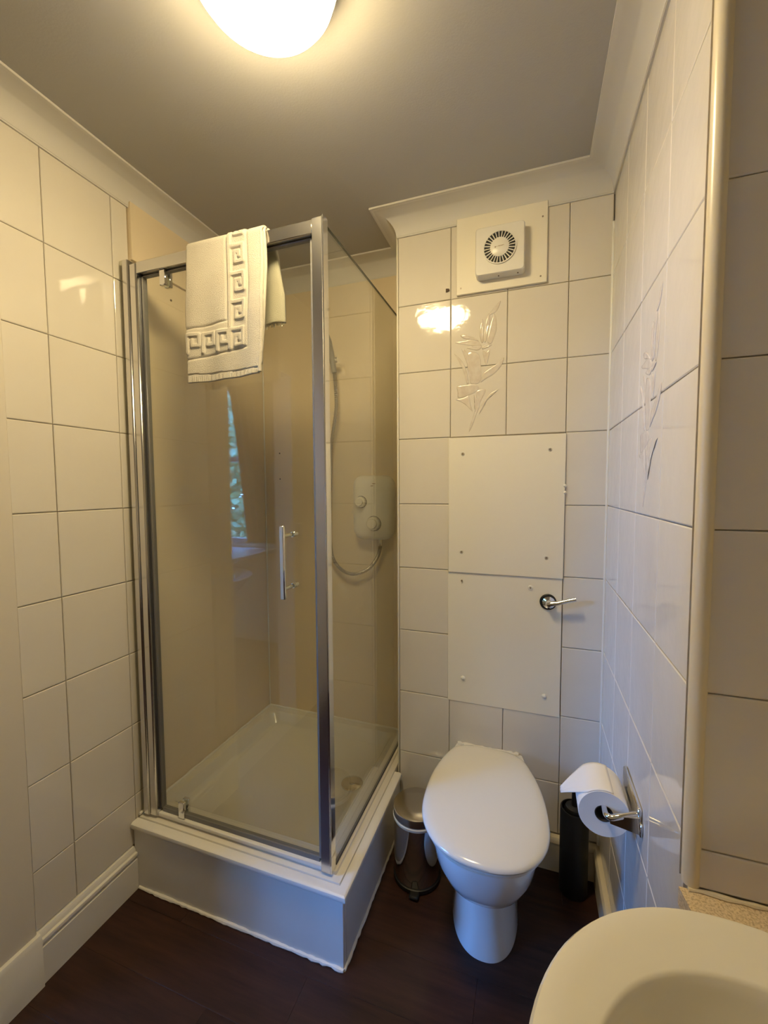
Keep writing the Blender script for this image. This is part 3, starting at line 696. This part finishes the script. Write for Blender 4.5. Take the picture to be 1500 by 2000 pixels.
b = B(); P1, R1 = wobble((-.255, YW-.001, .403), (-.030, YW-.001, .403), 24, .006, .002); b.tube(P1, R1, 8); ch(b, 'sealant', 'caulk', toi)

# ------------------------------------------------------------------ pedal bin
bx, by = -.368, 1.385
pbin = thing('pedal_bin', 'small round stainless steel pedal bin squeezed between shower plinth and toilet', 'bin', (bx, by, 0))
b = B(); b.lathe([(.080, .001), (.084, .004), (.084, .016), (.080, .018)], (bx, by, 0), 48); ch(b, 'base_ring', 'black', pbin)
b = B(); b.lathe([(.080, .018), (.081, .022), (.081, .222), (.078, .224)], (bx, by, 0), 64); ch(b, 'body', 'steel', pbin)
b = B(); b.lathe([(.0835, .222), (.085, .226), (.085, .231), (.0825, .234)], (bx, by, 0), 56); ch(b, 'collar', 'abs', pbin)
b = B(); b.lathe([(.0815, .235), (.0835, .237), (.0838, .256), (.082, .262), (.074, .266), (.04, .270), (.003, .271)], (bx, by, 0), 64); ch(b, 'lid', 'lidsteel', pbin)
b = B(); b.box(bx-.002, bx+.030, by-.105, by-.070, .004, .016, .004); ch(b, 'pedal', 'black', pbin)
b = B(); b.box(bx-.015, bx+.015, by+.078, by+.092, .215, .250, .004); ch(b, 'lid_hinge', 'black', pbin)

# ------------------------------------------------------------------ toilet brush in black holder
tb = thing('toilet_brush', 'black cylindrical toilet brush holder in the corner right of the toilet', 'toilet brush', (.155, 1.50, 0))
b = B(); b.lathe([(.044, .001), (.045, .003), (.045, .290), (.043, .294), (.040, .294), (.039, .27), (.012, .262)], (.153, 1.500, 0), 48); ch(b, 'holder', 'black', tb)
b = B(); b.lathe([(.030, .262), (.032, .290), (.028, .300), (.010, .304), (.009, .39), (.011, .40), (.004, .404)], (.153, 1.500, 0), 32); ch(b, 'brush_handle', 'black', tb)

# ------------------------------------------------------------------ toilet roll holder + roll
hold = thing('toilet_roll_holder', 'chrome wall mounted toilet roll holder on the right tiled wall', 'toilet roll holder', (XR, 1.08, .65))
b = B(); b.box(XR-.010, XR-.0003, 1.010, 1.165, .648, .680, .003); b.box(XR-.006, XR-.0003, 1.000, 1.175, .622, .652, .002); ch(b, 'wall_bar', 'chrome', hold)
arm = [(XR-.008, 1.020, .660), (XR-.04, 1.014, .652), (.180, 1.013, .645), (.172, 1.016, .6445), (.168, 1.026, .644), (.168, 1.06, .644), (.168, 1.150, .644)]
b = B(); b.tube(spline(arm, 5), .0065, 16); ch(b, 'arm', 'chrome', hold)
b = B(); b.rings([[(XR-.004, 1.006, .624), (XR-.004, 1.006, .662), (XR-.004, 1.020, .662), (XR-.004, 1.020, .624)], [(.176, 1.010, .632), (.176, 1.010, .649), (.176, 1.016, .649), (.176, 1.016, .632)]]); ch(b, 'arm_blade', 'chrome', hold)
rc = (.168, .633-.004); ro_, ri_ = .0545, .0195
roll = thing('toilet_roll', 'white toilet paper roll with a loose sheet hanging off, on the chrome holder', 'toilet roll', (rc[0], 1.09, rc[1]))
b = B(); b.lathe([(ri_, 1.042), (ro_-.001, 1.040), (ro_, 1.042), (ro_, 1.143), (ro_-.001, 1.145), (ri_, 1.144), (ri_, 1.042)], (rc[0], 0, rc[1]), 72, 'y', (False, False)); ch(b, 'paper', 'paper', roll)
b = B(); b.lathe([(ri_-.0002, 1.041), (ri_-.0002, 1.144), (ri_-.0015, 1.144), (ri_-.0015, 1.041), (ri_-.0002, 1.041)], (rc[0], 0, rc[1]), 40, 'y', (False, False)); ch(b, 'core', 'papercore', roll)
# loose sheet: leaves the roll tangentially at the upper left, its end folded to a point
b = B(); rows = []
A1 = math.radians(128); tx, tz = -math.sin(A1), math.cos(A1); rs = ro_+.0014
for i in range(21):
    if i <= 8:
        a = math.radians(70)+(A1-math.radians(70))*i/8; x, z, t = rc[0]+rs*math.cos(a), rc[1]+rs*math.sin(a), 0
    else:
        t = (i-8)/12; d = .074*t; x, z = rc[0]+rs*math.cos(A1)+tx*d*.92, rc[1]+rs*math.sin(A1)+tz*d-.012*t*t
    y0_ = 1.041+.066*t**1.15; y1_ = 1.144-.020*t
    rows.append([(x+.0008*math.sin(j*2.1)*t, y0_+(y1_-y0_)*j/12, z-.004*t*(1-j/12)+.0010*math.sin(j*1.3)*t) for j in range(13)])
b.rings(rows, False, False, False); sh = ch(b, 'loose_sheet', 'paper', roll); md = sh.modifiers.new('t', 'SOLIDIFY'); md.thickness = .0012; md.offset = 0

# ------------------------------------------------------------------ counter and basin
cnt = thing('vanity_counter', 'beige speckled stone counter top behind the basin with painted front below', 'counter', (.5, .3, 0))
b = B(); _o = [(.228, YF-.001), (XF-.001, YF-.001), (XF-.001, -.30), (.228, -.30)]
for _k in range(49):
    _t = -PI/2-.118+(PI+.236)*_k/48; _o.append((.252+.249*math.cos(_t), .385+.267*math.sin(_t)))
_o = [p for p in _o if p[0] >= .2275]
b.rings([[(x, y, .722) for x, y in _o], [(x, y, .752) for x, y in _o]]); ch(b, 'counter_top', 'granite', cnt, smooth=False)
b = B(); b.box(.53, XF-.002, -.28, YF-.003, .001, .7235); ch(b, 'front_panel', 'paint', cnt)
b = B(); P1, R1 = wobble((XR+.002, YF-.003, .754), (XF-.01, YF-.003, .754), 30, .0035, .0008); b.tube(P1, R1, 8); ch(b, 'wall_sealant', 'trimcream', cnt)
bas = thing('wash_basin', 'large cream white oval wash basin rim in the near right corner', 'basin', (.25, .385, .75))
cxb, cyb = .252, .385
b = B(); secs = [(.10, .11, .60), (.17, .18, .65), (.225, .243, .71), (.244, .262, .765), (.251, .269, .788), (.253, .271, .797), (.249, .267, .803), (.240, .258, .8035), (.225, .240, .799), (.205, .214, .794), (.195, .202, .7915), (.193, .1995, .7905), (.1905, .197, .787), (.188, .194, .772), (.183, .188, .745), (.168, .172, .705), (.13, .13, .668), (.05, .05, .655), (.024, .024, .653)]
b.rings([ell(cxb, cyb, a, c_, z, 96, 2.12) for a, c_, z in secs]); ch(b, 'bowl', 'basin', bas)
b = B(); b.lathe([(.022, .656), (.022, .661), (.018, .663), (.006, .6625)], (cxb+.03, cyb-.06, 0), 32); ch(b, 'waste', 'chrome', bas)
b = B(); b.lathe([(.026, .797), (.024, .806), (.018, .815), (.017, .88), (.010, .886)], (.466, .385, 0), 28); b.tube(spline([(.462, .385, .868), (.42, .385, .892), (.375, .385, .888), (.352, .385, .868)], 6), .010, 16); ch(b, 'tap', 'chrome', bas)
